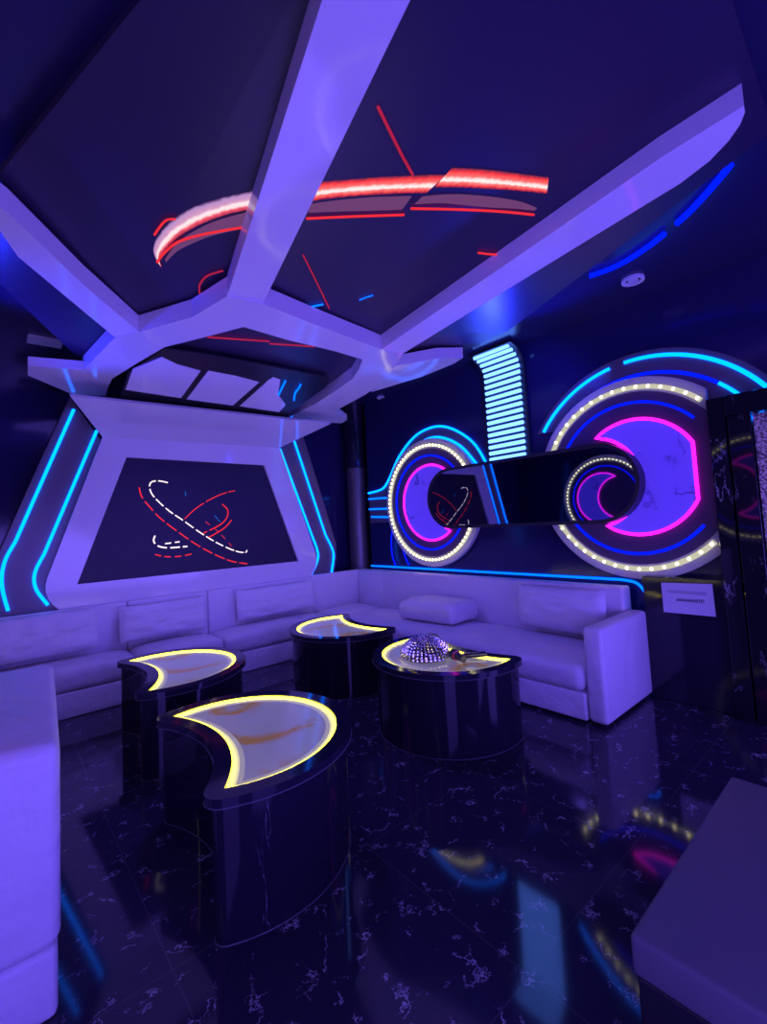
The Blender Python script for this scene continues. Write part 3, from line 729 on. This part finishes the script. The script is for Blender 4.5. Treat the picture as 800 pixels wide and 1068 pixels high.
for v in bm.verts:                                     # pleated ends, sagging creased top
    e_ = abs(v.co.y-3.215)/.355; k_ = (v.co.z-.428)/.19
    v.co.y += .008*math.sin(v.co.x*95)*max(0, e_-.75)*4*k_
    if k_ > .3: v.co.z += noise.noise(v.co*9)*.010-.03*max(0, (3.35-v.co.x))*(k_)
bmesh.ops.rotate(bm, verts=bm.verts, cent=(3.43, 3.21, 0), matrix=Matrix.Rotation(math.radians(4), 3, 'Z'))
pw = put('throw_pillow', bm, M['leather'], None, 60)
tag(pw, 'loose creased white leather pillow lying flat on the sofa seat', 'pillow')

# dark ottoman in the foreground
ot = thing('ottoman', 'dark leather cube ottoman in the lower right foreground', 'ottoman', (1.6, 0, 0))
put('seat_pad', box(B(), (1.135, -.45, .33), (2.06, .515, .42), .012, 3), M['dark_leather'], ot, 50)
put('body', box(B(), (1.142, -.44, .0), (2.05, .508, .328), .01, 3), M['frame'], ot, 50)

# ================================================================== crescent tables
S = .963
def crescent(off):
    R, cx, rb, bx = .473*S, .127*S, .80*S, (.07-.80)*S
    hx, hy = -.058*S, .435*S
    if off < 0:                                        # true inset: where the two shrunken arcs meet
        r1, r2 = R+off, rb-off; d = cx-bx; q = (d*d+r2*r2-r1*r1)/(2*d); hx, hy = bx+q, math.sqrt(r2*r2-q*q)
    a = math.atan2(hy, hx-cx); b = math.atan2(hy, hx-bx)
    L = arc(cx, 0, R+off, -a, a, 44)
    if off > .001:
        L += arc(hx, hy, off, a, b+PI, 10)[1:]
        L += arc(bx, 0, rb-off, b, -b, 28)[1:]
        L += arc(hx, -hy, off, -b-PI, -a, 10)[1:-1]
    else: L += arc(bx, 0, rb-off, b, -b, 28)[1:-1]
    return L
def lift(L, z): return [Vector((x, y, z)) for x, y in L]
HT = .495
def make_table(label):
    t = thing('crescent_table', label, 'table', (0, 0, 0), 'glowing crescent tables')
    put('body', prism(B(), lift(crescent(.042), 0), (0, 0, HT-.035)), M['tablestone'], t, 30)
    bm = B(); o_, i_ = crescent(.068), crescent(.0)
    # top slab with the crescent opening: bridge loops of different length by nearest order
    bev = [Vector((x, y, HT-.035)) for x, y in o_]
    vo_ = [bm.verts.new(p) for p in bev]; vt_ = [bm.verts.new((p.x, p.y, HT)) for p in bev]
    vi = [bm.verts.new((x, y, HT)) for x, y in i_]; vib = [bm.verts.new((x, y, HT-.022)) for x, y in i_]
    n, k = len(vo_), len(vi)
    for i in range(n): bm.faces.new([vo_[i], vo_[(i+1) % n], vt_[(i+1) % n], vt_[i]])
    for i in range(k): bm.faces.new([vi[i], vi[(i+1) % k], vib[(i+1) % k], vib[i]])
    et = [bm.edges.get((vt_[i], vt_[(i+1) % n])) for i in range(n)]; ei = [bm.edges.get((vi[i], vi[(i+1) % k])) for i in range(k)]
    bmesh.ops.triangle_fill(bm, use_beauty=True, edges=et+ei)
    bm.faces.new(list(reversed(vo_)))
    put('tabletop', bm, M['black'], t, 30)
    put('light_panel', prism(B(), lift(crescent(-.004), HT-.0215), (0, 0, .006)), M['onyx'], t)
    put('glow_falloff_band', ringprism(B(), lift(crescent(-.010), HT-.0153), lift(crescent(-.030), HT-.0153), (0, 0, .003)), M['lemon_soft'], t)  # stepped bands paint the fade of the edge glow
    put('glow_falloff_band', ringprism(B(), lift(crescent(-.0305), HT-.0153), lift(crescent(-.050), HT-.0153), (0, 0, .002)), M['lemon_faint'], t)  # second, weaker step of the painted fade
    put('edge_trim', tube(B(), lift(crescent(.068), HT-.033), .0022, 6, closed=True), M['trimgrey'], t, 60)
    put('base_trim', tube(B(), lift(crescent(.043), .003), .0022, 6, closed=True), M['trimgrey'], t, 60)
    bm = B(); L = lift(crescent(-.0065), HT-.009); tube(bm, L, .006, 6, closed=True); put('led_edge', bm, M['lemon'], t, 60)
    return t
def copy_tree(o, label):
    c = o.copy(); COL.objects.link(c); c['label'] = label
    for ch in o.children:
        d = ch.copy(); COL.objects.link(d); d.parent = c
    return c
T = make_table('nearest crescent table, its horns towards the left sofa block, no objects on it')
spots = [((.729, 2.09), -4.5, None),
         ((.81, 3.44), -4.5, 'black crescent table close to the left sofa, behind the nearest table'),
         ((2.64, 3.486), 172, 'far crescent table before the sofa corner, bare glowing top'),
         ((2.56, 2.195), 172, 'crescent table carrying the heap of crystal beads, beside the long sofa')]
kids = None
for (x, y), a, lab in spots:
    q = T if lab is None else copy_tree(T, lab)
    q.location = (x, y, 0); q.rotation_euler.z = math.radians(a)

# crystal bead heap and handsets on the right table
bc = Vector((2.26, 2.25, HT-.0125))
hp = thing('crystal_beads', 'domed heap of clear crystal bead strands on the crescent table by the long sofa', 'decoration', bc)
random.seed(11)
bm = B(); bm2 = B()
for k in range(34):
    a = 2*PI*k/34; ca, sa = math.cos(a), math.sin(a)
    pts = []
    for j in range(11):
        th = (j+.3)/10.6*PI/2; rr = math.sin(th); zz = math.cos(th)
        p = bc+Vector((ca*rr*.15, sa*rr*.17, .014+zz*.125+random.uniform(-.004, .004)))
        (ball(bm, p, .0095+.003*random.random(), 1))
ob = put('bead_strands', bm, M['bead'], hp); ob['kind'] = 'stuff'
bm = lathe(B(), [(.135, .0), (.135, .012), (.115, .06), (.08, .095), (.03, .115)], bc, 24)
put('cap', bm, M['frame'], hp, 40)
def oriented(bm, c, ang):
    bmesh.ops.rotate(bm, verts=bm.verts, cent=(0, 0, 0), matrix=Matrix.Rotation(ang, 3, 'Z')); bmesh.ops.translate(bm, verts=bm.verts, vec=c); return bm
c = Vector((2.44, 1.965, HT+.0008)); t = thing('remote_handset', 'flat dark handset with a red end lying next to the crystal beads', 'remote', c)
put('case', oriented(box(B(), (-.075, -.024, 0), (.075, .024, .028), .006, 3), c, -.6), M['black'], t, 40)
put('end_cap', oriented(box(B(), (-.086, -.023, .002), (-.0755, .023, .026), .003, 2), c, -.6), M['redplastic'], t, 40)
c = Vector((2.32, 2.02, HT-.0125)); t = thing('microphone', 'stubby dark microphone head lying against the crystal beads', 'microphone', c)
bm = B(); lathe(bm, [(.02, -.09), (.024, 0), (.03, .01), (.036, .035), (.03, .06), (.012, .07)], (0, 0, 0), 20)
bmesh.ops.rotate(bm, verts=bm.verts, cent=(0, 0, 0), matrix=Matrix.Rotation(PI/2, 3, 'Y')); put('body', oriented(bm, c+Vector((0, 0, .037)), 1.2), M['frame'], t, 50)
bm = B(); lathe(bm, [(.0245, -.004), (.031, -.002), (.031, .008), (.0305, .010)], (0, 0, 0), 20)
bmesh.ops.rotate(bm, verts=bm.verts, cent=(0, 0, 0), matrix=Matrix.Rotation(PI/2, 3, 'Y')); put('red_collar', oriented(bm, c+Vector((0, 0, .037)), 1.2), M['redplastic'], t, 50)

# ================================================================== light
def area(name, loc, target, w, h, col, power, spread=180):
    d = bpy.data.lights.new(name, 'AREA'); d.shape = 'RECTANGLE'; d.size = w; d.size_y = h; d.energy = power; d.color = col; d.spread = math.radians(spread)
    ob = bpy.data.objects.new(name, d); COL.objects.link(ob); ob.location = loc
    ob.rotation_euler = (Vector(target)-Vector(loc)).to_track_quat('-Z', 'Y').to_euler(); return ob
def point(name, loc, col, power, r=.08):
    d = bpy.data.lights.new(name, 'POINT'); d.energy = power; d.color = col; d.shadow_soft_size = r
    ob = bpy.data.objects.new(name, d); COL.objects.link(ob); ob.location = loc; return ob
VIO = (.17, .10, 1.0); BLU = (.02, .03, 1.0)
area('violet_wall_wash', (XL+.03, -.3, 1.1), (3, 1.2, 1.3), 2.2, 1.4, VIO, 100)
area('violet_back_wash', (1.6, YF+.05, 1.0), (1.9, 3, 1.5), 3.0, 1.4, VIO, 145)
area('violet_corner_wash', (3.6, -1.9, .9), (1.6, 3, 2.0), 1.2, 1.2, VIO, 60)
area('violet_up_fill', (1.72, 2.75, .53), (1.75, 2.76, 3), 1.3, 1.1, VIO, 18, 150)  # added fill shining up between the tables, no fixture there
def spot(name, loc, target, power, deg):
    d = bpy.data.lights.new(name, 'SPOT'); d.energy = power; d.color = BLU; d.shadow_soft_size = .05; d.spot_size = math.radians(deg); d.spot_blend = .6
    ob = bpy.data.objects.new(name, d); COL.objects.link(ob); ob.location = loc
    ob.rotation_euler = (Vector(target)-Vector(loc)).to_track_quat('-Z', 'Y').to_euler()
spot('violet_hub_fill', (1.7, 3.35, 2.66), (1.75, 3.3, 0), 70, 150)  # added to brighten the seats from above, no fixture
bpy.data.lights['violet_hub_fill'].color = VIO
spot('blue_edge_fill', (3.62, 2.3, 2.30), (2.95, 1.75, 2.9), 110, 80)  # added blue fill for the right canopy edge, no fixture
spot('blue_edge_fill', (-.35, 3.9, 2.25), (.25, 3.5, 2.88), 110, 85)  # likewise added, for the left canopy edge
spot('blue_wall_fill', (3.3, 1.9, 2.7), (3.96, 2.6, 2.2), 14, 150)  # added to turn the disc wall bluer, no lamp stands there
w = bpy.data.worlds.new('world'); SC.world = w; w.use_nodes = True
w.node_tree.nodes['Background'].inputs[0].default_value = (.05, .04, .3, 1); w.node_tree.nodes['Background'].inputs[1].default_value = .3
SC.view_settings.view_transform = 'Standard'; SC.view_settings.look = 'None'; SC.view_settings.gamma = 1; SC.view_settings.exposure = 0
SC.view_settings.use_curve_mapping = False
SC.cycles.max_bounces = 8; SC.cycles.use_denoising = True
